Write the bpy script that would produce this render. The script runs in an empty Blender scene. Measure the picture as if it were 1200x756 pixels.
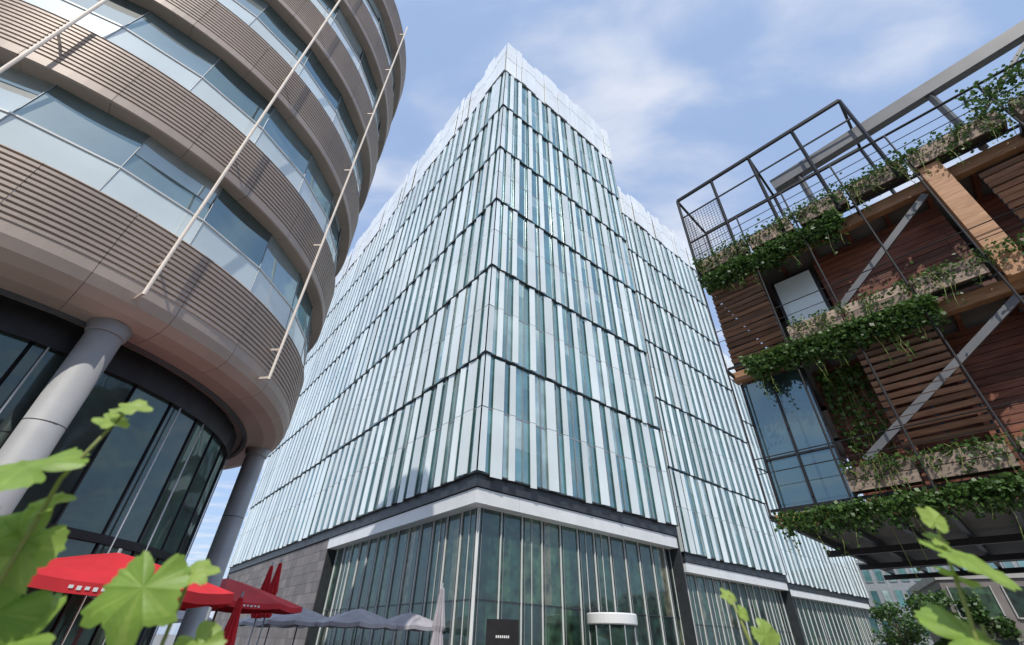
import bpy, math, random
from mathutils import Vector, noise
random.seed(7)
R=random.random
def U(a,b): return a+(b-a)*random.random()
sc=bpy.context.scene

# ---------------------------------------------------------------- materials
def mat_base(name):
    m=bpy.data.materials.new(name); m.use_nodes=True
    nt=m.node_tree; return m,nt,nt.nodes['Principled BSDF']
def mat(name,col,rough=.6,metal=0.,nscale=3.,namt=.15,bump=0.,bscale=20.,varamt=0.,coat=0.):
    m,nt,b=mat_base(name)
    N=nt.nodes.new; L=nt.links.new
    b.inputs['Roughness'].default_value=rough; b.inputs['Metallic'].default_value=metal
    tc=N('ShaderNodeTexCoord')
    n=N('ShaderNodeTexNoise'); n.inputs['Scale'].default_value=nscale; n.inputs['Detail'].default_value=6
    L(tc.outputs['Object'],n.inputs['Vector'])
    mr=N('ShaderNodeMapRange'); mr.inputs['From Min'].default_value=.3; mr.inputs['From Max'].default_value=.7
    mr.inputs['To Min'].default_value=1-namt; mr.inputs['To Max'].default_value=1+namt
    L(n.outputs['Fac'],mr.inputs['Value'])
    at=N('ShaderNodeAttribute'); at.attribute_name='var'
    mr2=N('ShaderNodeMapRange'); mr2.inputs['To Min'].default_value=1-varamt; mr2.inputs['To Max'].default_value=1+varamt
    L(at.outputs['Fac'],mr2.inputs['Value'])
    mu=N('ShaderNodeMath'); mu.operation='MULTIPLY'; L(mr.outputs[0],mu.inputs[0]); L(mr2.outputs[0],mu.inputs[1])
    vm=N('ShaderNodeVectorMath'); vm.operation='SCALE'; vm.inputs[0].default_value=col[:3]
    L(mu.outputs[0],vm.inputs['Scale']); L(vm.outputs[0],b.inputs['Base Color'])
    if coat: b.inputs['Coat Weight'].default_value=coat
    if bump>0:
        n2=N('ShaderNodeTexNoise'); n2.inputs['Scale'].default_value=bscale; L(tc.outputs['Object'],n2.inputs['Vector'])
        bp=N('ShaderNodeBump'); bp.inputs['Strength'].default_value=bump; bp.inputs['Distance'].default_value=.02
        L(n2.outputs['Fac'],bp.inputs['Height']); L(bp.outputs[0],b.inputs['Normal'])
    return m
def glass(name,stops,refl=(.85,.95,.97),rmin=.2,rmax=.85,rough=.04,wob=.04,wscale=.6,nsc=.7,nlo=.6,nhi=1.35):
    m,nt,b=mat_base(name); N=nt.nodes.new; L=nt.links.new
    at=N('ShaderNodeAttribute'); at.attribute_name='var'
    cr=N('ShaderNodeValToRGB'); e=cr.color_ramp.elements
    e[0].position=stops[0][0]; e[0].color=(*stops[0][1],1); e[1].position=stops[-1][0]; e[1].color=(*stops[-1][1],1)
    for p,c in stops[1:-1]:
        x=e.new(p); x.color=(*c,1)
    L(at.outputs['Fac'],cr.inputs[0])
    tc=N('ShaderNodeTexCoord'); n=N('ShaderNodeTexNoise'); n.inputs['Scale'].default_value=nsc; n.inputs['Detail'].default_value=5
    L(tc.outputs['Object'],n.inputs['Vector'])
    mr=N('ShaderNodeMapRange'); mr.inputs['From Min'].default_value=.3; mr.inputs['From Max'].default_value=.7
    mr.inputs['To Min'].default_value=nlo; mr.inputs['To Max'].default_value=nhi; L(n.outputs['Fac'],mr.inputs['Value'])
    vm=N('ShaderNodeVectorMath'); vm.operation='SCALE'; L(cr.outputs['Color'],vm.inputs[0]); L(mr.outputs[0],vm.inputs['Scale'])
    L(vm.outputs[0],b.inputs['Base Color']); b.inputs['Roughness'].default_value=.5
    g=N('ShaderNodeBsdfGlossy'); g.inputs['Color'].default_value=(*refl,1); g.inputs['Roughness'].default_value=rough
    n2=N('ShaderNodeTexNoise'); n2.inputs['Scale'].default_value=wscale; L(tc.outputs['Object'],n2.inputs['Vector'])
    bp=N('ShaderNodeBump'); bp.inputs['Strength'].default_value=wob*5; bp.inputs['Distance'].default_value=.05
    L(n2.outputs['Fac'],bp.inputs['Height']); L(bp.outputs[0],g.inputs['Normal'])
    lw=N('ShaderNodeLayerWeight'); lw.inputs['Blend'].default_value=.35
    m2=N('ShaderNodeMapRange'); m2.inputs['To Min'].default_value=rmin; m2.inputs['To Max'].default_value=rmax
    L(lw.outputs['Facing'],m2.inputs['Value'])
    mx=N('ShaderNodeMixShader'); L(m2.outputs[0],mx.inputs[0]); L(b.outputs[0],mx.inputs[1]); L(g.outputs[0],mx.inputs[2])
    L(mx.outputs[0],nt.nodes['Material Output'].inputs['Surface'])
    return m
def leafmat(name,c1,c2,tr=.35,ns=30):
    m,nt,b=mat_base(name); N=nt.nodes.new; L=nt.links.new
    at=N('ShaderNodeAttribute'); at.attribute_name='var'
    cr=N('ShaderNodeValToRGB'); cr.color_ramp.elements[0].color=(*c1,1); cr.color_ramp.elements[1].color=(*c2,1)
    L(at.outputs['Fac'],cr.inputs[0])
    tc=N('ShaderNodeTexCoord'); n=N('ShaderNodeTexNoise'); n.inputs['Scale'].default_value=ns; n.inputs['Detail'].default_value=4
    L(tc.outputs['Object'],n.inputs['Vector'])
    mr=N('ShaderNodeMapRange'); mr.inputs['To Min'].default_value=.7; mr.inputs['To Max'].default_value=1.3; L(n.outputs['Fac'],mr.inputs['Value'])
    vm=N('ShaderNodeVectorMath'); vm.operation='SCALE'; L(cr.outputs['Color'],vm.inputs[0]); L(mr.outputs[0],vm.inputs['Scale'])
    L(vm.outputs[0],b.inputs['Base Color']); b.inputs['Roughness'].default_value=.45
    t=N('ShaderNodeBsdfTranslucent'); L(vm.outputs[0],t.inputs['Color'])
    mx=N('ShaderNodeMixShader'); mx.inputs[0].default_value=tr; L(b.outputs[0],mx.inputs[1]); L(t.outputs[0],mx.inputs[2])
    L(mx.outputs[0],nt.nodes['Material Output'].inputs['Surface'])
    return m
def wood(name,c1,c2,axis_scale=(1,1,12),rough=.6):
    m,nt,b=mat_base(name); N=nt.nodes.new; L=nt.links.new
    tc=N('ShaderNodeTexCoord'); mp=N('ShaderNodeMapping'); mp.inputs['Scale'].default_value=axis_scale
    L(tc.outputs['Object'],mp.inputs['Vector'])
    n=N('ShaderNodeTexNoise'); n.inputs['Scale'].default_value=2.5; n.inputs['Detail'].default_value=8; n.inputs['Distortion'].default_value=.6
    L(mp.outputs[0],n.inputs['Vector'])
    cr=N('ShaderNodeValToRGB'); cr.color_ramp.elements[0].position=.3; cr.color_ramp.elements[1].position=.7
    cr.color_ramp.elements[0].color=(*c1,1); cr.color_ramp.elements[1].color=(*c2,1); L(n.outputs['Fac'],cr.inputs[0])
    at=N('ShaderNodeAttribute'); at.attribute_name='var'
    mr=N('ShaderNodeMapRange'); mr.inputs['To Min'].default_value=.55; mr.inputs['To Max'].default_value=1.35; L(at.outputs['Fac'],mr.inputs['Value'])
    vm=N('ShaderNodeVectorMath'); vm.operation='SCALE'; L(cr.outputs['Color'],vm.inputs[0]); L(mr.outputs[0],vm.inputs['Scale'])
    L(vm.outputs[0],b.inputs['Base Color']); b.inputs['Roughness'].default_value=rough
    bp=N('ShaderNodeBump'); bp.inputs['Strength'].default_value=.3; bp.inputs['Distance'].default_value=.01
    L(n.outputs['Fac'],bp.inputs['Height']); L(bp.outputs[0],b.inputs['Normal'])
    return m

M={}
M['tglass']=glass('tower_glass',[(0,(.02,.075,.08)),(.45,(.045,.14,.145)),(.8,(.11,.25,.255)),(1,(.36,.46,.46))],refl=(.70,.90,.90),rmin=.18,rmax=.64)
M['pglass']=glass('podium_glass',[(0,(.006,.012,.011)),(.6,(.012,.038,.026)),(.85,(.03,.065,.035)),(1,(.12,.10,.065))],refl=(.36,.47,.46),rmin=.13,rmax=.40,wob=.10,nsc=1.8,nlo=.1,nhi=2.4)  # green-brown stops and strong noise paint tree reflections into the glass colour
M['dglass']=glass('drum_glass',[(0,(.018,.04,.045)),(.6,(.04,.08,.09)),(.85,(.13,.18,.19)),(1,(.42,.45,.44))],refl=(.48,.68,.74),rmin=.2,rmax=.7)
M['frit']=mat('white_fritted_glass',(.72,.785,.785),.22,0,.35,.08,varamt=.18,coat=.4)
M['crown']=mat('crown_glass',(.87,.90,.90),.3,0,.4,.05,varamt=.06,coat=.3)
M['frost']=mat('frosted_glass',(.68,.76,.76),.15,0,.5,.1,varamt=.10,coat=.8)
M['white']=mat('white_metal',(.74,.75,.74),.4,0,.8,.06)
M['dark']=mat('dark_metal',(.05,.055,.06),.45,.3,2,.2)
M['black']=mat('black_steel',(.025,.025,.028),.45,.4,4,.2)
M['grey']=mat('grey_metal',(.33,.35,.36),.45,.5,2,.12)
M['bronze']=mat('taupe_cladding',(.41,.33,.275),.5,.1,.6,.12,bump=.05,varamt=.04)
M['rod']=mat('rod_paint',(.60,.53,.46),.45,.2,3,.1)
M['column']=mat('column_metal',(.45,.45,.45),.4,.2,1.5,.12)
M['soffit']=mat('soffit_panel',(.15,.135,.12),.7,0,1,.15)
M['stone']=mat('stone_cladding',(.17,.15,.14),.6,0,1.2,.2,bump=.2,varamt=.2)
M['concrete']=mat('concrete',(.36,.35,.33),.8,0,1.2,.15,bump=.2)
M['brick']=mat('brick',(.28,.15,.10),.85,0,3,.25,bump=.3,varamt=.1)
M['roof']=mat('roofing',(.2,.2,.2),.9,0,1,.1)
M['glulam']=wood('glulam_beam',(.32,.16,.075),(.52,.285,.15),(1,1,8))
M['cedar']=wood('cedar_boards',(.11,.036,.022),(.27,.095,.05),(1,1,14))
M['slat']=wood('louvre_slats',(.21,.115,.075),(.37,.22,.145),(1,1,14))
M['plank']=wood('weathered_plank',(.23,.17,.13),(.40,.31,.24),(1,1,10),.8)
M['brace']=mat('steel_brace',(.14,.145,.155),.5,.0,3,.15)
M['leaf']=leafmat('vine_leaf',(.018,.052,.012),(.11,.21,.045))
M['treeleaf']=leafmat('tree_leaf',(.02,.055,.012),(.08,.16,.03),.3,2)
M['fgleaf']=leafmat('young_leaf',(.18,.36,.05),(.42,.56,.13),.45)
M['stem']=mat('vine_stem',(.24,.28,.07),.5)
M['bark']=mat('bark',(.10,.075,.055),.9,0,8,.3,bump=.5)
M['red']=mat('red_canvas',(.60,.022,.032),.75,0,2,.12,varamt=.15)
M['canvas']=mat('grey_canvas',(.40,.38,.41),.8,0,2,.12,varamt=.1)
M['soil']=mat('soil',(.05,.035,.025),.95,0,10,.3)
def paving():
    m,nt,b=mat_base('stone_paving'); N=nt.nodes.new; L=nt.links.new
    tc=N('ShaderNodeTexCoord'); br=N('ShaderNodeTexBrick'); br.inputs['Scale'].default_value=1.2
    br.inputs['Color1'].default_value=(.30,.29,.27,1); br.inputs['Color2'].default_value=(.24,.23,.22,1); br.inputs['Mortar'].default_value=(.1,.1,.1,1)
    br.inputs['Mortar Size'].default_value=.012; L(tc.outputs['Object'],br.inputs['Vector']); L(br.outputs['Color'],b.inputs['Base Color'])
    b.inputs['Roughness'].default_value=.75; return m
M['paving']=paving()

# ---------------------------------------------------------------- mesh builder
class MB:
    def __init__(s): s.v=[];s.f=[];s.m=[];s.a=[];s.mats=[];s.sm=[]
    def mi(s,k):
        if k not in s.mats: s.mats.append(k)
        return s.mats.index(k)
    def face(s,pts,k,var=.5,smooth=False):
        i=len(s.v); s.v+= [tuple(p) for p in pts]; s.f.append(tuple(range(i,i+len(pts)))); s.m.append(s.mi(k)); s.a.append(var); s.sm.append(smooth)
    def hexa(s,b,t,k,var=.5):
        i=len(s.v); s.v+=[tuple(p) for p in b]+[tuple(p) for p in t]; q=s.mi(k); n=len(b)
        fs=[tuple(i+j for j in reversed(range(n))),tuple(i+n+j for j in range(n))]+[(i+j,i+(j+1)%n,i+n+(j+1)%n,i+n+j) for j in range(n)]
        for f in fs: s.f.append(f); s.m.append(q); s.a.append(var); s.sm.append(False)
    def fbox(s,F,u0,u1,w0,w1,z0,z1,k,var=.5):
        s.hexa([F(u0,w0,z0),F(u1,w0,z0),F(u1,w1,z0),F(u0,w1,z0)],[F(u0,w0,z1),F(u1,w0,z1),F(u1,w1,z1),F(u0,w1,z1)],k,var)
    def box(s,x0,x1,y0,y1,z0,z1,k,var=.5):
        s.fbox(lambda u,w,z:Vector((u,w,z)),x0,x1,y0,y1,z0,z1,k,var)
    def tube(s,pts,rad,k,n=8,var=.5,cap=True):
        pts=[Vector(p) for p in pts]
        if not hasattr(rad,'__len__'): rad=[rad]*len(pts)
        i0=len(s.v); q=s.mi(k)
        for j,p in enumerate(pts):
            d=(pts[min(j+1,len(pts)-1)]-pts[max(j-1,0)]).normalized()
            ref=Vector((0,0,1)) if abs(d.z)<.9 else Vector((1,0,0))
            a=d.cross(ref).normalized(); b=d.cross(a)
            for t in range(n):
                an=2*math.pi*t/n; s.v.append(tuple(p+(a*math.cos(an)+b*math.sin(an))*rad[j]))
        for j in range(len(pts)-1):
            for t in range(n):
                s.f.append((i0+j*n+t,i0+j*n+(t+1)%n,i0+(j+1)*n+(t+1)%n,i0+(j+1)*n+t)); s.m.append(q); s.a.append(var); s.sm.append(True)
        if cap:
            for j in (0,len(pts)-1):
                s.f.append(tuple(i0+j*n+t for t in range(n))); s.m.append(q); s.a.append(var); s.sm.append(False)
    def beam(s,p,q,w,h,k,var=.5):
        p=Vector(p);q=Vector(q); d=(q-p).normalized()
        ref=Vector((0,0,1)) if abs(d.z)<.95 else Vector((1,0,0))
        a=d.cross(ref).normalized()*w/2; b=d.cross(a).normalized()*h/2
        s.hexa([p-a-b,p+a-b,p+a+b,p-a+b],[q-a-b,q+a-b,q+a+b,q-a+b],k,var)
    def revolve(s,c,prof,k,n=160,a0=0,a1=2*math.pi,var=.5):
        i0=len(s.v); q=s.mi(k); P=len(prof)
        for j in range(n+1):
            an=a0+(a1-a0)*j/n; ca,sa=math.cos(an),math.sin(an)
            for r,z in prof: s.v.append((c[0]+r*ca,c[1]+r*sa,z))
        for j in range(n):
            for p in range(P-1):
                s.f.append((i0+j*P+p,i0+(j+1)*P+p,i0+(j+1)*P+p+1,i0+j*P+p+1)); s.m.append(q); s.a.append(var); s.sm.append(False)
    def leafquad(s,p,size,k,var):
        d=Vector((U(-1,1),U(-1,1),U(-1,.4))).normalized(); e=d.cross(Vector((U(-1,1),U(-1,1),U(-1,1)))).normalized()
        a=d*size; b=e*size*.42; p=Vector(p)
        s.face([p,p+a*.5+b,p+a,p+a*.5-b],k,var)
    def obj(s,name,parent=None):
        me=bpy.data.meshes.new(name); me.from_pydata(s.v,[],s.f)
        for k in s.mats: me.materials.append(M[k])
        me.polygons.foreach_set('material_index',s.m); me.polygons.foreach_set('use_smooth',s.sm)
        at=me.attributes.new('var','FLOAT','FACE'); at.data.foreach_set('value',s.a)
        me.update(); o=bpy.data.objects.new(name,me); sc.collection.objects.link(o)
        if parent: o.parent=parent
        return o
def root(name):
    o=bpy.data.objects.new(name,None); sc.collection.objects.link(o); o.empty_display_size=.5; return o
def frame(O,a,n):
    return lambda u,w,z: Vector((O[0]+a[0]*u+n[0]*w,O[1]+a[1]*u+n[1]*w,z))
def az(d): return (math.sin(math.radians(d)),math.cos(math.radians(d)))

g=MB(); g.box(-900,900,-900,900,-.5,0,'paving'); g.obj('ground')
ur=az(51.5); ul=az(-38.5); nr=(-ul[0],-ul[1]); nl=(-ur[0],-ur[1])

# ---------------------------------------------------------------- office tower
TILT=.13
def facade(mb,O,a,n,L,z0,nb,bh,ch,seed,dz=0.,mod=1.5,wfin=.42):
    rnd=random.Random(seed); F=frame(O,a,n); nm=max(1,round(L/mod)); mod=L/nm
    s0=lambda t:TILT*(1-t)
    for b in range(nb):
        zb=z0+b*bh; zt=zb+bh-.10
        u0=.36
        for (za,ta,zc,tc_) in ((zb,0,zb+bh*.5-.03,.5),(zb+bh*.5+.03,.5,zt,1)):
            mb.face([F(-s0(ta),s0(ta)+.06,za),F(u0,s0(ta)+.06,za),F(u0,s0(tc_)+.06,zc),F(-s0(tc_),s0(tc_)+.06,zc)],'frit',rnd.random())
        off=rnd.uniform(0,.4)
        for i in range(nm):
            ua=i*mod; ub=ua+mod
            for h in range(2):
                ta=h*.5; tb=ta+.5; za=zb+h*bh*.5; zc=za+bh*.5
                um=ua+mod*.5
                for (x0,x1) in ((ua,um),(um,ub)):
                    v=rnd.random()**1.1
                    zm=za+bh*.5*rnd.choice([1,1,1,.75,.6,.5])
                    tm=ta+.5*(zm-za)/(bh*.5)
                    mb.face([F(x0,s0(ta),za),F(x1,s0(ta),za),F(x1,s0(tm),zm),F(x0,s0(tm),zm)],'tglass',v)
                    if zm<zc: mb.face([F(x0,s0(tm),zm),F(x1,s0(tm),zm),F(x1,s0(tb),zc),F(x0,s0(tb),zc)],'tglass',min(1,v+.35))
            mb.hexa([F(ua,s0(.5)-.05,zb+bh*.5-.05),F(ub,s0(.5)-.05,zb+bh*.5-.05),F(ub,s0(.5)+.02,zb+bh*.5-.05),F(ua,s0(.5)+.02,zb+bh*.5-.05)],
                    [F(ua,s0(.5)-.05,zb+bh*.5+.05),F(ub,s0(.5)-.05,zb+bh*.5+.05),F(ub,s0(.5)+.02,zb+bh*.5+.05),F(ua,s0(.5)+.02,zb+bh*.5+.05)],'grey',.5)
            us=ua+.12+off+rnd.uniform(-.10,.10); wd=wfin*rnd.uniform(.9,1.1) if rnd.random()>.14 else wfin+.32
            if i==0: us=.66
            sg=rnd.random(); zl=zb-.16+rnd.uniform(-.08,.14)
            for (za,ta,zc,tc_) in ((zl,0,zb+bh*.5-.02,.5),(zb+bh*.5+.02,.5,zt-.14-rnd.uniform(.0,.1),1)):
                A=s0(ta)+.10; B=s0(tc_)+.10; e=.07
                mb.hexa([F(us,A,za),F(us+wd,A+e,za),F(us+wd,A+e+.05,za),F(us,A+.05,za)],
                        [F(us,B,zc),F(us+wd,B+e,zc),F(us+wd,B+e+.05,zc),F(us,B+.05,zc)],'frit',(sg+rnd.random()*.4)/1.4)
            mb.hexa([F(ub-.025,s0(0),zb),F(ub+.025,s0(0),zb),F(ub+.025,s0(0)+.07,zb),F(ub-.025,s0(0)+.07,zb)],
                    [F(ub-.025,s0(1),zt),F(ub+.025,s0(1),zt),F(ub+.025,s0(1)+.07,zt),F(ub-.025,s0(1)+.07,zt)],'grey')
            q=rnd.uniform(.0,.03)
            mb.fbox(F,(ua if i else -TILT-.02),ub,-.2,TILT+.02+(q if i else 0),zb-.09+dz-q*.4,zb-.012+dz,'dark')
    zc=z0+nb*bh
    mb.fbox(F,-.1,L,-.3,.1,zc-.09+dz,zc+.03+dz,'dark')
    x=-.05
    while x<L:
        w=rnd.choice([.75,.75,1.5]); top=zc+ch-(0 if rnd.random()>.4 else rnd.uniform(.3,1.1)); wd=rnd.uniform(.0,.26)
        split=zc+ch*rnd.choice([.45,.5,.55])
        mb.fbox(F,x,min(x+w-.05,L),wd,wd+.06,zc+.07,split,'crown',rnd.random())
        mb.fbox(F,x,min(x+w-.05,L),wd+.02,wd+.08,split+.04,top,'crown',rnd.random())
        x+=w
    mb.fbox(F,0,L,-.3,-.02,zc+.05,zc+ch-1.3,'white')
def podium(mb,O,a,n,L,ztop,seed,dz=0,lim=None):
    rnd=random.Random(seed); F=frame(O,a,n); lim=lim or L
    mb.fbox(F,-.0,L,-.9,-.02,ztop-.75+dz,ztop-.10+dz,'dark')
    x=.1
    while x<lim:
        mb.fbox(F,x,min(x+2.98,lim),-.9,-.12,ztop-1.55+dz,ztop-.80+dz,'white',rnd.random()); x+=3.
    u=.9; i=0
    while u<lim-.1:
        x1=min(u+1.5,lim)
        for (za,zb) in ((0.0,3.3),(3.3,ztop-1.55)):
            xm=(u+x1)/2
            mb.face([F(u,-.9,za),F(xm,-.9,za),F(xm,-.9,zb),F(u,-.9,zb)],'pglass',rnd.random())
            mb.face([F(xm,-.9,za),F(x1,-.9,za),F(x1,-.9,zb),F(xm,-.9,zb)],'pglass',rnd.random())
        mb.fbox(F,u-.018,u+.018,-.89,-.80,0.05,ztop-1.56,'white')
        mb.fbox(F,u+.22,u+.242,-.89,-.84,0.05,ztop-1.56,'grey')
        if rnd.random()>.6: mb.fbox(F,u+.74,u+.76,-.89,-.85,0.05,ztop-1.56,'white')
        u+=1.5; i+=1
    mb.fbox(F,.9,lim,-.89,-.86,3.27,3.33,'dark')
    if lim<L:
        z=0
        while z<ztop-.9:
            x=lim
            while x<L:
                mb.fbox(F,x+.01,min(x+1.48,L),-.7,-.15,z+.01,min(z+.74,ztop-.8),'stone',rnd.random()); x+=1.5
            z+=.75
        mb.fbox(F,lim,L,-1,-.2,0,ztop-.8,'dark')
Z0=9.06; BH=7.55
def block(name,C,Lr,Ll,nb,ch,seed,lim=None,z0=Z0):
    r=root(name)
    a=MB(); facade(a,C,ur,nr,Lr,z0,nb,BH,ch,seed); a.obj('front_curtain_wall',r)
    a=MB(); facade(a,C,ul,nl,Ll,z0,nb,BH,ch,seed+1,dz=.004,wfin=.53 if Ll>20 else .3); a.obj('side_curtain_wall',r)
    a=MB(); podium(a,C,ur,nr,Lr,z0,seed+2); a.obj('front_podium',r)
    a=MB(); podium(a,C,ul,nl,Ll,z0,seed+3,dz=.003,lim=lim); a.obj('side_podium',r)
    F=frame(C,ur,ul)
    a=MB(); a.fbox(F,.4,Lr-.1,.4,Ll-.1,z0-.5,z0+nb*BH+.5,'dark'); a.fbox(F,1.3,Lr-.2,1.3,Ll-.2,0,z0-.4,'dark')
    a.fbox(F,Lr-.1,Lr,0.02,Ll,0,z0+nb*BH+ch-1.4,'dark'); a.fbox(F,0,Lr-.12,Ll-.1,Ll,0,z0+nb*BH+ch-1.4,'grey')
    a.tube([F(.92,.92,0),F(.92,.92,z0-.6)],.05,'dark',8)
    a.obj('core',r)
    return r
P0=(-1.6,23.95)
block('office_tower',P0,18.3,57,6,7.2,11,lim=21)
block('office_tower',(15.9,43.45),19.6,14,6,6.4,31,z0=8.6)
block('office_tower',(36,65),50,20,4,5.4,51)
F=frame(P0,ur,ul)
a=MB(); a.fbox(F,18.35,25.1,9,30,0,54,'dark')
for i in range(14):
    for j in range(13):
        a.face([F(18.4+i*.48,8.95,j*4+.6),F(18.84+i*.48,8.95,j*4+.6),F(18.84+i*.48,8.95,j*4+4.3),F(18.4+i*.48,8.95,j*4+4.3)],'tglass',R()*.5)
a.obj('link_building')

d=root('revolving_door'); a=MB(); c=(5.9,28.7)
a.revolve(c,[(0.01,2.55),(1.3,2.55),(1.34,2.6),(1.34,3.0),(1.3,3.06),(.01,3.06)],'white',40)
a.obj('canopy_ring',d); a=MB()
for i in range(10):
    t=2*math.pi*i/10
    a.tube([(c[0]+1.25*math.cos(t),c[1]+1.25*math.sin(t),0),(c[0]+1.25*math.cos(t),c[1]+1.25*math.sin(t),2.56)],.03,'grey')
a.revolve(c,[(1.22,.1),(1.22,2.55)],'pglass',10); a.obj('glass_drum',d)
a=MB()
for i in range(4):
    t=math.pi/2*i+.4; a.beam((c[0],c[1],1.2),(c[0]+1.15*math.cos(t),c[1]+1.15*math.sin(t),1.2),.04,2.2,'dark')
a.obj('door_wings',d)

# ---------------------------------------------------------------- round building
C=(-13.49,10.35); RR=7.2; PZ=3.88; BZ=6.85; RB=1.65
rb=root('round_office_building')
def ribs(z0,z1,r):
    p=[]; n=max(1,round((z1-z0)/.125)); h=(z1-z0)/n
    for i in range(n):
        z=z0+i*h; p+=[(r,z),(r,z+h*.55),(r-.035,z+h*.62),(r-.035,z+h*.95)]
    p.append((r,z1)); return p
a=MB()
NF=5
for k in range(NF+1):
    zb=BZ+k*PZ; zt=zb+RB+(0 if k<NF else .0)
    if k==0: prof=[(RR-1.0,zb-.42),(RR-.55,zb-.42),(RR-.25,zb-.32),(RR-.08,zb-.16),(RR-.02,zb+.05),(RR-.02,zb+.28),(RR,zb+.3)]+ribs(zb+.3,zt,RR)
    else: prof=[(RR-.5,zb),(RR-.03,zb),(RR,zb+.03),(RR,zb+.2)]+ribs(zb+.2,zt,RR)
    prof+=[(RR-.03,zt+.04),(RR-.5,zt+.04)]
    for s in range(30):
        a.revolve(C,prof,'bronze',6,2*math.pi*s/30,2*math.pi*(s+1)/30-.0012,var=R())
a.obj('ribbed_bands',rb)
a=MB(); rnd=random.Random(5)
NP=26
for k in range(NF):
    z0=BZ+k*PZ+RB+.04; z1=BZ+(k+1)*PZ
    zf=z0+.85
    for i in range(NP):
        t0=2*math.pi*i/NP; t1=2*math.pi*(i+1)/NP
        q=lambda t,r,z:(C[0]+r*math.cos(t),C[1]+r*math.sin(t),z)
        v=rnd.random()
        a.face([q(t0,RR-.10,z0),q(t1,RR-.10,z0),q(t1,RR-.18,zf),q(t0,RR-.18,zf)],'frost',rnd.random())
        bz=z1-(0 if rnd.random()>.4 else rnd.uniform(.2,.7))
        a.face([q(t0,RR-.18,zf+.04),q(t1,RR-.18,zf+.04),q(t1,RR-.33,bz),q(t0,RR-.33,bz)],'dglass',v)
        if bz<z1: a.face([q(t0,RR-.33,bz),q(t1,RR-.33,bz),q(t1,RR-.34,z1),q(t0,RR-.34,z1)],'dglass',1)
        a.tube([q(t0,RR-.10,z0),q(t0,RR-.17,zf),q(t0,RR-.32,z1)],.012,'grey',5,cap=False)
    a.revolve(C,[(RR-.3,zf-.01),(RR-.15,zf-.01),(RR-.15,zf+.03),(RR-.3,zf+.03)],'white',NP)
a.obj('window_bands',rb)
a=MB(); a.revolve(C,[(.1,BZ+NF*PZ+1.6),(RR-.4,BZ+NF*PZ+1.6)],'roof',60); a.obj('roof',rb)
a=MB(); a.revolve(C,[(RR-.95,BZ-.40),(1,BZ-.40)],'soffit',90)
a.revolve(C,[(6.15,BZ-.405),(6.09,BZ-.47),(6.05,BZ-.405)],'dark',90)
a.obj('soffit',rb)
a=MB(); RI=5.8
for i in range(40):
    t0=2*math.pi*i/40; t1=2*math.pi*(i+1)/40
    q=lambda t,r,z:(C[0]+r*math.cos(t),C[1]+r*math.sin(t),z)
    for za,zb in ((0,3),(3,BZ-.42)): a.face([q(t0,RI,za),q(t1,RI,za),q(t1,RI,zb),q(t0,RI,zb)],'pglass',rnd.random())
    a.tube([q(t0,RI,0),q(t0,RI,BZ-.41)],.035,'black',6)
    if i%3==0: a.tube([q(t0+.04,RI+.06,0),q(t0+.04,RI+.06,BZ-.41)],.018,'white',6)
a.revolve(C,[(RI,2.95),(RI+.08,2.95),(RI+.08,3.1),(RI,3.1)],'black',40)
a.revolve(C,[(RI,BZ-1.0),(RI+.1,BZ-1.0),(RI+.1,BZ-.41)],'black',40)
a.obj('ground_floor_glazing',rb)
a=MB()
for (t,r) in ((-29,6.4),(34.5,6.6),(100,6.4),(165,6.4),(-95,6.4),(-150,6.4)):
    t=math.radians(t); x,y=C[0]+r*math.cos(t),C[1]+r*math.sin(t)
    a.tube([(x,y,0),(x,y,BZ-.62)],.29,'column',28); a.tube([(x,y,BZ-.62),(x,y,BZ-.40)],[.32,.37],'column',28)
    for z in (2.2,4.4): a.tube([(x,y,z),(x,y,z+.015)],.293,'dark',28)
a.obj('columns',rb)
a=MB()
for t in (-170,-142,-114,-86,-58,-30,-3.5,60,90,120,150):
    tt=math.radians(t); x,y=C[0]+(RR+.26)*math.cos(tt),C[1]+(RR+.26)*math.sin(tt)
    a.tube([(x,y,BZ-.05),(x,y,BZ+NF*PZ+1.7)],.035,'rod',8)
    for k in range(NF+1):
        z=BZ+k*PZ+RB*.5
        a.beam((x,y,z),(C[0]+(RR-.05)*math.cos(tt),C[1]+(RR-.05)*math.sin(tt),z),.03,.06,'rod')
    a.beam((x,y,BZ+.0),(C[0]+(RR-.3)*math.cos(tt),C[1]+(RR-.3)*math.sin(tt),BZ-.05),.04,.06,'rod')
a.obj('facade_rods',rb)

# ---------------------------------------------------------------- timber building
tb=root('timber_clad_building')
A0=(5.45,9.27); ta=az(137); tn=az(227)
F=frame(A0,ta,tn); L=16.; D=7.5
z1,z2,z3=3.78,6.97,9.77
a=MB()
for z,h in ((z1,.22),(z2,.24),(z3,.28)):
    a.fbox(F,-.05,L,-.02,.16,z-h,z,'glulam',R())
    a.fbox(F,-.05,L,.3,.34,z+.02,z+.07,'black')
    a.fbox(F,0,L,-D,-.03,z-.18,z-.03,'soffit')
    u=.2
    while u<L:
        a.fbox(F,u,u+.08,-D,-.04,z-.32,z-.185,'cedar' if z>z1 else 'dark',R()*.5); u+=.75
    for w in (-2.5,-5,-D): a.fbox(F,0,L,w,w+.12,z-.44,z-.325,'black')
a.obj('floor_beams',tb)
a=MB()
for u in (4.8,9.8,14.8):
    a.fbox(F,u,u+.34,.17,.42,z2-.1,z3+.1,'glulam',.7)
for u in (4.8,9.8,14.8): a.fbox(F,u,u+.3,-.35,-.05,z1,z2-.28,'glulam',.6)
for u in (7.2,11,15.5):
    for w in (-.6,-D+.4): a.tube([F(u,w,0),F(u,w,z1-.4)],.09,'black',12)
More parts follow.
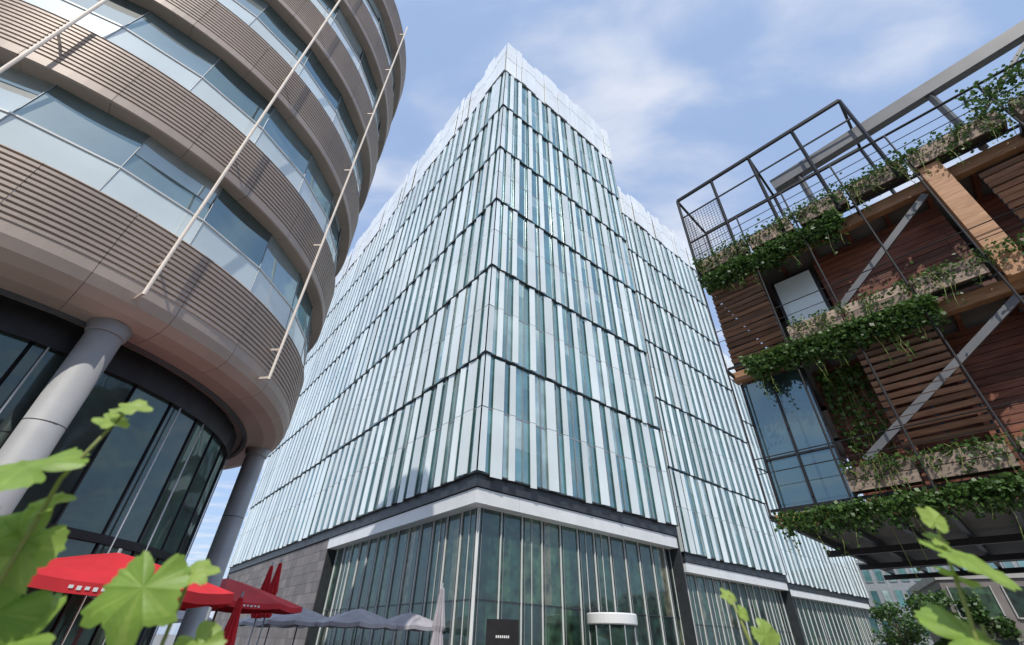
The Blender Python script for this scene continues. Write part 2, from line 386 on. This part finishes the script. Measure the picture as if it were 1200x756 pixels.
a.fbox(F,8.5,L,-D+.5,-1.5,0,z1-.45,'concrete')
a.obj('posts',tb)
def boards(u0,u1,za,zb,w=-.5,k='cedar'):
    z=za
    while z<zb-.02:
        h=.145; x=u0
        while x<u1-.01:
            l=min(U(1.2,2.6),u1-x); a.fbox(F,x,x+l-.004,w,w+.03+U(0,.006),z,min(z+h-.012,zb),k,R()); x+=l
        z+=h
    a.fbox(F,u0,u1,w-.06,w-.01,za,zb,'black')
def louvre(u0,u1,za,zb,w=.0,pitch=.15):
    z=za+.05
    while z<zb-.05:
        v=R(); s=U(-.018,.018)
        a.hexa([F(u0,w,z+s),F(u1,w,z-s),F(u1,w+.03,z-.005-s),F(u0,w+.03,z-.005+s)],[F(u0,w+.07,z+.075+s),F(u1,w+.07,z+.075-s),F(u1,w+.10,z+.07-s),F(u0,w+.10,z+.07+s)],'slat',v); z+=pitch
    for u in (u0,(u0+u1)/2,u1-.05): a.fbox(F,u,u+.05,w-.05,w-.003,za,zb,'black')
a=MB()
boards(2.35,4.8,z2+.05,z3-.3); boards(5.1,L,z2+.05,z3-.3,-.9)
boards(1.2,2.4,z2+.05,z3-.3,-1.6)
louvre(.02,1.25,z2+.06,z3-.32,.05)
louvre(5.5,7.3,z2+.9,z3-.32,.0); louvre(8.3,9.6,z2+.06,z3-.32,.0); louvre(11,13,z2+.06,z3-.32,.0)
boards(1.4,2.5,z1+.05,z2-.28); boards(3.5,L,z1+.05,z2-.28,-.7); boards(2.4,3.6,z1+.05,z2-.28,-1.2)
louvre(2.35,3.6,z1+.75,z2-.3,.06); louvre(6.2,8.2,z1+.1,z2-.3,.05)
a.obj('timber_cladding',tb)
a=MB()
a.fbox(F,1.35,2.3,-.42,-.36,z2+.4,z3-.5,'black'); a.face([F(1.42,-.35,z2+.47),F(2.23,-.35,z2+.47),F(2.23,-.35,z3-.57),F(1.42,-.35,z3-.57)],'frost',.9)
a.face([F(.05,.0,z1+.1),F(1.35,.0,z1+.1),F(1.35,.0,z2-.32),F(.05,.0,z2-.32)],'dglass',.25)
for u in (.02,.66,1.33): a.fbox(F,u,u+.045,-.03,.04,z1+.04,z2-.28,'black')
a.fbox(F,.02,1.38,-.03,.035,z1+.05,z1+.11,'black'); a.fbox(F,.02,1.38,-.03,.03,z1+1.08,z1+1.12,'black')
a.face([F(.0,-.1,z1+.1),F(.0,-2.5,z1+.1),F(.0,-2.5,z2-.32),F(.0,-.1,z2-.32)],'tglass',.5)
a.face([F(.0,-.1,z2+.1),F(.0,-D,z2+.1),F(.0,-D,z3-.32),F(.0,-.1,z3-.32)],'tglass',.1)
a.obj('glazing',tb)
a=MB()
def brace(u0,za,u1,zb,w=.12): a.beam(F(u0,w,za),F(u1,w,zb),.06,.13,'brace'); a.beam(F(u0,w-.09,za),F(u1,w-.09,zb),.03,.05,'black')
brace(2.1,z2+.35,4.7,z3-.35); brace(1.75,z1+.7,4.8,z2-.35); brace(7.2,z2+.2,9.7,z3-.35); brace(6.,z1+.3,9.7,z2-.35)
for u in (-.02,1.36,2.5,3.62,4.72,6.3,7.9,9.5,11,12.6,14.2): a.tube([F(u,.52,z1-.1),F(u,.52,z3+1.35)],.02,'black',6)
for u in (-.02,1.36,3.62,6.3,9.5,12.6):
    for z in (z1+.0,z2,z3): a.beam(F(u,.52,z-.1),F(u,0,z-.1),.05,.07,'black')
for z in (z1+1.0,z2+1.0): a.tube([F(0,.52,z),F(L,.52,z)],.012,'black',5); a.tube([F(0,.52,z-.3),F(L,.52,z-.3)],.008,'black',5)
a.obj('steelwork',tb)
a=MB()
def planter(u0,u1,z,h=.40,w0=.18,w1=.5):
    for j in range(2): a.fbox(F,u0,u1,w1-.03,w1+j*.004,z+j*h/2,z+(j+1)*h/2-.012,'plank',R())
    a.fbox(F,u0,u1,w0,w1-.035,z+.02,z+h-.06,'soil'); a.fbox(F,u0,u0+.03,w0,w1-.03,z,z+h-.01,'plank',.5); a.fbox(F,u1-.03,u1,w0,w1-.03,z,z+h-.01,'plank',.4)
for (p,q) in ((1.45,2.45),(2.55,3.55),(3.66,4.65),(5.2,6.2),(6.4,7.8),(8,9.4),(9.6,10.9)): planter(p,q,z2+.06)
for (p,q) in ((1.4,2.4),(2.5,3.55),(3.68,4.7),(5,6.2),(6.4,7.8),(8,9.4)): planter(p,q,z1+.12)
for (p,q) in ((.0,1.3),(1.4,2.4),(2.55,3.55),(3.66,4.65),(4.78,6.2),(6.4,7.8),(8,9.4),(9.6,10.9)): planter(p,q,z3+.12,.42)
a.obj('planter_boxes',tb)
a=MB()
zr=z3+1.35; zt=13.0
a.tube([F(-.02,.5,zr),F(L,.5,zr)],.03,'black',8)
for i in range(3): a.tube([F(-.02,.5,z3+.55+i*.25),F(L,.5,z3+.55+i*.25)],.01,'black',5)
for u in (0,1.1,2.2,3.35,4.5): a.beam(F(u,.5,z3),F(u,.5,zt),.06,.06,'black')
a.beam(F(0,.5,zt),F(4.5,.5,zt),.07,.09,'black'); a.beam(F(0,-1.4,zt),F(4.5,-1.4,zt),.07,.09,'black')
a.beam(F(0,.5,12.2),F(4.5,.5,12.2),.03,.04,'black')
for u in (0,2.2,4.5): a.beam(F(u,.5,zt),F(u,-1.4,zt),.06,.07,'black'); a.beam(F(u,-1.4,z3),F(u,-1.4,zt),.06,.06,'black')
for i in range(13): a.tube([F(.08+i*.08,.5,z3+.5),F(.08+i*.08,.5,12.2)],.007,'black',4)
for i in range(20): a.tube([F(0,.5,z3+.7+i*.09),F(1.1,.5,z3+.7+i*.09)],.007,'black',4)
for i in range(14): a.tube([F(0,.4-i*.13,z3+.5),F(0,.4-i*.13,12.6)],.007,'black',4)
a.beam(F(2.4,.2,11.75),F(L,.2,12.75),.2,.36,'brace')
for u in (3,5.8,8.6,11.4): a.beam(F(u,.2,z3),F(u,.2,11.75+(u-2.4)*.0735-.18),.1,.1,'brace')
a.beam(F(5.8,.2,z3+.5),F(7.6,.2,12.05),.05,.08,'brace')
a.fbox(F,2.5,L,-3,-2.9,z3,z3+1.6,'frost')
a.obj('roof_terrace_frame',tb)
def vine(name,u0,u1,z,n,drop=.5,w=.5,size=.10,thick=.28,gaps=True):
    a=MB()
    for i in range(n):
        u=U(u0,u1); d=noise.noise(Vector((u*1.1,z,3.)))*.5+.5; e=noise.noise(Vector((u*3.5,z,9.)))*.5+.5
        if gaps and d*.6+e*.4<R()*.55: continue
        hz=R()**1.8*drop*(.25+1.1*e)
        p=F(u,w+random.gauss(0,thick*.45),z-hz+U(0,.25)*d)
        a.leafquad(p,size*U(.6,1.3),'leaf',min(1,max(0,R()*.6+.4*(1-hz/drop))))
    for i in range(int((u1-u0)*7)):
        u=U(u0,u1); l=U(.3,1.3)*drop*1.5; pts=[F(u+math.sin(j*.9+i)*.05,w+.05,z+.1-l*j/5) for j in range(6)]
        a.tube(pts,.006,'stem',4)
        for j in range(18):
            t=R(); a.leafquad(F(u+U(-.07,.07),w+.05+U(-.06,.06),z+.1-l*t),size*.8,'leaf',R())
    return a.obj(name)
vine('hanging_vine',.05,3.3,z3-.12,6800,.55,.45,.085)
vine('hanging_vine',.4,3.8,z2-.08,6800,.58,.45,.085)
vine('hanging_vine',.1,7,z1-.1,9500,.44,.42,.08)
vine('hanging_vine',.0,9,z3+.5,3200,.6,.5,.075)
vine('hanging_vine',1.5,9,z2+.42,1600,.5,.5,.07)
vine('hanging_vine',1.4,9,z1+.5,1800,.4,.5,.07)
vine('climbing_vine',1.5,2.3,z1+2.6,1100,2.2,-.3,.09)
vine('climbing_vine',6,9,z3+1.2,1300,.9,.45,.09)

# ---------------------------------------------------------------- parasols etc
def parasol(name,x,y,zt,zl,half,k,rot=0,text=False):
    r=root(name); a=MB(); n=8; rings=5
    def pt(i,t):
        an=rot+2*math.pi*i/n; rr=half*t*(1.08 if i%2==0 else 1.0)
        return Vector((x+rr*math.cos(an),y+rr*math.sin(an),zt-(zt-zl)*(t**1.15)))
    for i in range(n):
        for j in range(rings):
            t0=j/rings;t1=(j+1)/rings; m=4
            for s in range(m):
                def q(t,f):
                    p=pt(i,t).lerp(pt(i+1,t),f); p.z-=.06*t*math.sin(math.pi*f); return p
                a.face([q(t0,s/m),q(t1,s/m),q(t1,(s+1)/m),q(t0,(s+1)/m)],k,.5+.3*math.sin(i*2.1),True)
                if j==rings-1:
                    p,q2=q(1,s/m),q(1,(s+1)/m); dn=Vector((0,0,-.15)); a.face([p,q2,q2+dn,p+dn],k,.4)
        if text and i%2==0:
            for s in range(6):
                f=.3+s*.06; p=pt(i,1).lerp(pt(i+1,1),f)*1.0; q2=pt(i,1).lerp(pt(i+1,1),f+.035)
                o=(Vector((p.x-x,p.y-y,0)).normalized())*.012; dz=Vector((0,0,-.05-.06*math.sin(math.pi*f)));h=Vector((0,0,-.05 if s%2 else -.04))
                a.face([p+o+dz,q2+o+dz,q2+o+dz+h,p+o+dz+h],'white')
    a.obj('canopy',r); a=MB(); a.tube([(x,y,0),(x,y,zt+.06)],.03,'grey',10)
    for i in range(n): a.tube([Vector((x,y,zt-.7)),pt(i,.55)-Vector((0,0,.02))],.01,'grey',5); a.tube([Vector((x,y,zt-.03)),pt(i,1)-Vector((0,0,.02))],.01,'grey',5)
    a.obj('pole_and_ribs',r); a=MB(); a.revolve((x,y),[(.4,0),(.4,.08),(.06,.14),(.06,.3)],'dark',20); a.obj('base',r)
def closed_parasol(x,y,zt,k):
    r=root('closed_parasol'); a=MB(); n=20; prof=[(0,zt),(.06,zt-.08),(.10,zt-.5),(.17,zt-1.1),(.13,zt-1.25),(.20,zt-1.9),(.16,zt-2.0)]
    for j in range(len(prof)-1):
        for i in range(n):
            def q(i,j):
                rr=prof[j][0]*(1+.22*math.cos(i*math.pi)); an=2*math.pi*i/n; return (x+rr*math.cos(an),y+rr*math.sin(an),prof[j][1])
            a.face([q(i,j),q(i+1,j),q(i+1,j+1),q(i,j+1)],k,.3+.4*(i%2))
    a.obj('folded_canopy',r); a=MB(); a.tube([(x,y,0),(x,y,zt+.1)],.03,'grey',8); a.revolve((x,y),[(.4,0),(.4,.08),(.05,.14)],'dark',20); a.obj('pole',r)
parasol('red_parasol',-6.75,8.75,2.72,2.2,1.9,'red',.25,True)
parasol('red_parasol',-9.3,17.3,3.15,2.45,2.4,'red',.5,True)
closed_parasol(-9.6,21.6,4.2,'red'); closed_parasol(-10.4,22.6,4.2,'red')
closed_parasol(-7.3,14.6,2.5,'red')
for x,y in ((-9.5,25.),(-6.6,24.5),(-12.5,29),(-4.6,26.5),(-16,26)): parasol('grey_parasol',x,y,2.75,2.2,1.7,'canvas',.3)
closed_parasol(-2.05,17.2,3.1,'canvas')
r=root('menu_totem_sign'); a=MB(); a.box(-.45,.45,14.9,15.06,.15,2.15,'black'); a.box(-.3,.3,14.93,15.03,0,.15,'dark')
for i in range(7): a.box(-.18+i*.055,-.145+i*.055,14.892,14.899,1.72,1.78,'white')
a.obj('panel',r)

# ---------------------------------------------------------------- background
def simple(name,O,azd,L,D,H,fl,k,gk='tglass',mod=3.,tr='white'):
    r=root(name); a1=az(azd); n1=az(azd+90); F=frame(O,a1,n1)
    a=MB(); a.fbox(F,0,L,-D,0,0,H,k); a.fbox(F,-.15,L+.15,-D-.15,.15,H,H+.5,tr); a.obj('walls',r)
    a=MB(); fh=H/fl
    for j in range(fl):
        nm=int(L/mod)
        for i in range(nm):
            u=i*L/nm+.35
            a.face([F(u,.03,j*fh+.8),F(u+L/nm-.7,.03,j*fh+.8),F(u+L/nm-.7,.03,j*fh+fh-.5),F(u,.03,j*fh+fh-.5)],gk,R())
            a.fbox(F,u-.08,u,0.002,.12,j*fh+.72,j*fh+fh-.42,tr); a.fbox(F,u+L/nm-.7,u+L/nm-.62,0.002,.12,j*fh+.72,j*fh+fh-.42,tr)
            a.fbox(F,u,u+L/nm-.7,0.002,.16,j*fh+.7,j*fh+.79,tr)
        nm=int(D/mod)
        for e in (0,1):
            for i in range(nm):
                w=-(i*D/nm+.35); uu=-.03 if e==0 else L+.03
                a.face([F(uu,w,j*fh+.8),F(uu,w-D/nm+.7,j*fh+.8),F(uu,w-D/nm+.7,j*fh+fh-.5),F(uu,w,j*fh+fh-.5)],gk,R())
    a.obj('windows',r)
simple('glass_office_building',(58,84),125,40,20,14,4,'grey','tglass',1.6,'grey')
simple('stone_building',(32,37),120,30,12,6.2,2,'stone','pglass',3.,'concrete')
simple('brick_office_building',(40,-42),-90+360,45,20,24,6,'brick','pglass',3.,'stone')
simple('stone_office_building',(-12,-50),-90+360,50,20,30,8,'stone','pglass')
simple('stone_office_building',(48,-5),200,35,18,18,5,'stone','pglass')
def tree(x,y,h,cr,n=2600,name='tree',ls=.3):
    r=root(name); a=MB()
    a.tube([(x,y,0),(x+.1,y,h*.3),(x,y+.1,h*.6),(x,y,h*.85)],[h*.03,h*.022,h*.014,h*.004],'bark',10)
    cl=[]
    for i in range(16):
        an=U(0,6.28); z=U(.38,.95)*h; rr=cr*U(.3,.85)*math.sin(math.pi*min(1,(z/h-.25)/.85))
        c=Vector((x+rr*math.cos(an),y+rr*math.sin(an),z)); cl.append((c,cr*U(.25,.5)))
        a.tube([(x,y,z*.6),((x+c.x)/2,(y+c.y)/2,z*.85),c],[h*.012,h*.007,h*.002],'bark',5)
    a.obj('trunk_and_limbs',r); a=MB()
    for i in range(n):
        c,s=random.choice(cl); v=Vector((random.gauss(0,1),random.gauss(0,1),random.gauss(0,.8))).normalized()*s*R()**.4
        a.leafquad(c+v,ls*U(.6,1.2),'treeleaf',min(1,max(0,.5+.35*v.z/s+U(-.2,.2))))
    a.obj('crown',r)
tree(30,36,5.2,1.8); tree(34,37,5.6,2.0); tree(41,55,6,2.6)
for x,y,h in ((-18,-14,11),(-6,-18,12),(7,-16,11),(18,-13,12),(28,-20,13)): tree(x,y,h,4.2,3000,'tree',.5)

# ---------------------------------------------------------------- foreground vines
def bigleaf(a,base,tip,nrm,size,var):
    base=Vector(base); t=Vector(tip).normalized(); n=Vector(nrm).normalized(); s=t.cross(n).normalized(); n=s.cross(t)
    NA=60; NR=6; curl=U(.15,.4); tw=U(-.2,.2); k1=U(.85,1.15); k2=U(.85,1.15)
    def rad(th):
        lob=0
        for c,l,w in ((0,1.0,.46),(1.0,.86*k1,.42),(-1.0,.86*k2,.42),(2.0,.70,.44),(-2.0,.70,.44)):
            d=(th-c+math.pi)%(2*math.pi)-math.pi; lob=max(lob,l*math.exp(-(d/w)**2*.42))
        rr=max(lob,.68)
        if abs(th)>2.7: rr*=.35+.65*(math.pi-abs(th))/(math.pi-2.7)
        return rr*(1+.04*math.sin(th*29)+.03*math.sin(th*17))
    ph=U(0,6)
    def P(i,j):
        th=-math.pi+2*math.pi*i/NA; f=j/NR; r=rad(th)*f*size*.62
        x=math.cos(th)*r; y=math.sin(th)*r
        zz=-curl*(x*x+y*y)/size-.045*size*f*abs(math.cos(th*3.0))*(1 if j else 0)+tw*y*f+.03*size*math.sin(ph+x/size*9)*f+ .10*abs(y)
        return base+t*(x+size*.05)+s*y+n*zz
    for i in range(NA):
        th=-math.pi+2*math.pi*(i+.5)/NA
        vein=min(abs(th-c) for c in (0,1.0,-1.0,2.0,-2.0))<.06
        for j in range(NR):
            v=min(1,max(0,var+(.3 if vein and j<NR-1 else 0)+U(-.04,.04)))
            if j==0: a.face([P(i,0),P(i,1),P(i+1,1)],'fgleaf',v,True)
            else: a.face([P(i,j),P(i,j+1),P(i+1,j+1),P(i+1,j)],'fgleaf',v,True)
def shoot(name,pts,leaves,planter_c):
    r=root(name); a=MB(); 
    for p in pts:
        a.tube([Vector(q) for q in p],[.0042-.0028*i/len(p) for i in range(len(p))],'stem',7)
    a.obj('stems',r); a=MB()
    for (b,t,n,s,v) in leaves: bigleaf(a,b,t,n,s,v)
    a.obj('leaves',r)
    a=MB(); x,y=planter_c
    a.box(x-.35,x+.35,y-.2,y+.2,0,.95,'plank'); a.box(x-.32,x+.32,y-.17,y+.17,.95,.97,'soil'); a.obj('planter_box',r)
shoot('grape_vine',[[(-.62,.72,.97),(-.60,.66,1.3),(-.60,.62,1.6),(-.585,.60,1.76),(-.55,.60,1.86)],
 [(-.55,.80,.97),(-.52,.74,1.35),(-.50,.70,1.58)],[(-.7,.7,.97),(-.66,.66,1.4),(-.62,.58,1.72)],
 [(-.45,.8,.97),(-.46,.74,1.4),(-.44,.72,1.67)]],
 [((-.60,.57,1.765),(-.9,.1,.05),(.2,-.6,.6),.13,.45),
  ((-.60,.62,1.69),(-.5,.1,-.7),(.4,-.8,.3),.11,.65),
  ((-.485,.70,1.655),(.0,-.1,-.7),(.1,-.8,.5),.12,.4),
  ((-.57,.65,1.59),(-.5,.0,-.3),(.3,-.7,.6),.13,.5),
  ((-.555,.60,1.865),(.7,.1,.05),(.1,-.7,.6),.05,.9),
  ((-.57,.60,1.845),(.6,.1,-.15),(.1,-.6,.7),.045,.8),
  ((-.60,.61,1.73),(.6,.1,.3),(.1,-.8,.5),.05,.9),
  ((-.44,.72,1.67),(.3,.1,.1),(0,-.7,.6),.05,.8),
  ((-.62,.60,1.68),(-.4,.0,.2),(.3,-.7,.4),.12,.6),
  ((-.60,.64,1.62),(-.3,0,-.4),(.4,-.7,.4),.12,.3),
  ((-.42,.76,1.59),(.4,0,-.4),(0,-.7,.6),.07,.6)],(-.58,.80))
shoot('grape_vine',[[(.66,.85,.97),(.66,.80,1.4),(.67,.75,1.65),(.675,.735,1.77)],[(.72,.85,.97),(.71,.8,1.5),(.70,.77,1.64)],
 [(.44,.95,.6),(.44,.93,1.45),(.42,.91,1.6),(.40,.91,1.68)]],
 [((.67,.73,1.77),(.2,.1,.5),(.1,-.8,.4),.045,.9),((.675,.74,1.745),(-.5,.1,.3),(.1,-.8,.5),.035,.9),
  ((.675,.73,1.725),(.8,0,-.2),(.1,-.5,.75),.11,.6),((.67,.74,1.70),(.7,.3,-.2),(0,-.6,.7),.06,.7),
  ((.66,.76,1.625),(.9,.1,-.12),(.1,-.6,.7),.14,.45),
  ((.44,.90,1.625),(.3,0,-.4),(0,-.8,.5),.06,.7),((.40,.91,1.675),(-.2,.1,.3),(0,-.8,.5),.03,.95),((.415,.91,1.655),(.3,.1,-.2),(0,-.8,.5),.03,.9)],(.64,.92))

# ---------------------------------------------------------------- light, sky, camera
w=bpy.data.worlds.new('World'); sc.world=w; w.use_nodes=True
nt=w.node_tree; N=nt.nodes.new; Lk=nt.links.new; bg=nt.nodes['Background']
SAZ,SEL=187,50
sky=N('ShaderNodeTexSky'); sky.sky_type='NISHITA'; sky.sun_disc=False; sky.sun_elevation=math.radians(SEL); sky.sun_rotation=math.radians(SAZ)
sky.air_density=1.1; sky.dust_density=1.2; sky.ozone_density=1.6
tc=N('ShaderNodeTexCoord'); sx=N('ShaderNodeSeparateXYZ'); Lk(tc.outputs['Generated'],sx.inputs[0])
mx=N('ShaderNodeMath'); mx.operation='MAXIMUM'; mx.inputs[1].default_value=.06; Lk(sx.outputs['Z'],mx.inputs[0])
dx=N('ShaderNodeMath'); dx.operation='DIVIDE'; Lk(sx.outputs['X'],dx.inputs[0]); Lk(mx.outputs[0],dx.inputs[1])
dy=N('ShaderNodeMath'); dy.operation='DIVIDE'; Lk(sx.outputs['Y'],dy.inputs[0]); Lk(mx.outputs[0],dy.inputs[1])
cb=N('ShaderNodeCombineXYZ'); Lk(dx.outputs[0],cb.inputs[0]); Lk(dy.outputs[0],cb.inputs[1])
mp=N('ShaderNodeMapping'); mp.inputs['Location'].default_value=(3.1,1.7,0); mp.inputs['Rotation'].default_value=(0,0,.35); mp.inputs['Scale'].default_value=(1.0,2.0,1); Lk(cb.outputs[0],mp.inputs['Vector'])
n1=N('ShaderNodeTexNoise'); n1.inputs['Scale'].default_value=1.9; n1.inputs['Detail'].default_value=9; n1.inputs['Roughness'].default_value=.5; n1.inputs['Distortion'].default_value=.3
Lk(mp.outputs[0],n1.inputs['Vector'])
mr=N('ShaderNodeMapRange'); mr.interpolation_type='SMOOTHSTEP'; mr.inputs['From Min'].default_value=.42; mr.inputs['From Max'].default_value=.74; mr.inputs['To Min'].default_value=0; mr.inputs['To Max'].default_value=.8
Lk(n1.outputs['Fac'],mr.inputs['Value'])
hz=N('ShaderNodeMix'); hz.data_type='RGBA'; hz.inputs[0].default_value=.6; Lk(sky.outputs[0],hz.inputs[6]); hz.inputs[7].default_value=(3.3,4.5,6.9,1)
mc=N('ShaderNodeMix'); mc.data_type='RGBA'; Lk(mr.outputs[0],mc.inputs[0]); Lk(hz.outputs[2],mc.inputs[6]); mc.inputs[7].default_value=(5.7,5.9,6.5,1)
Lk(mc.outputs[2],bg.inputs['Color']); bg.inputs['Strength'].default_value=.15
sd=bpy.data.lights.new('sun','SUN'); sd.energy=3.4; sd.angle=math.radians(.5); sd.color=(1,.95,.87)
so=bpy.data.objects.new('sun',sd); sc.collection.objects.link(so)
sv=Vector((math.sin(math.radians(SAZ))*math.cos(math.radians(SEL)),math.cos(math.radians(SAZ))*math.cos(math.radians(SEL)),math.sin(math.radians(SEL))))
so.rotation_euler=sv.to_track_quat('Z','Y').to_euler(); so.location=(0,-20,60)
cd=bpy.data.cameras.new('camera'); co=bpy.data.objects.new('camera',cd); sc.collection.objects.link(co)
cd.sensor_width=36; cd.lens=36*518/1200; cd.clip_end=3000; cd.clip_start=.05
cd.dof.use_dof=True; cd.dof.focus_distance=22; cd.dof.aperture_fstop=3.5
from mathutils import Matrix
pt=math.radians(36); ro=math.radians(1.77)
Fw=Vector((0,math.cos(pt),math.sin(pt))); Up=Vector((0,-math.sin(pt),math.cos(pt))); Rt=Vector((1,0,0))
cr=Rt*math.cos(ro)+Up*math.sin(ro); cu=-Rt*math.sin(ro)+Up*math.cos(ro)
m=Matrix((( cr.x,cu.x,-Fw.x,0),(cr.y,cu.y,-Fw.y,0),(cr.z,cu.z,-Fw.z,1.6),(0,0,0,1)))
co.matrix_world=m
sc.camera=co
sc.view_settings.view_transform='Standard'; sc.view_settings.look='None'; sc.view_settings.exposure=0
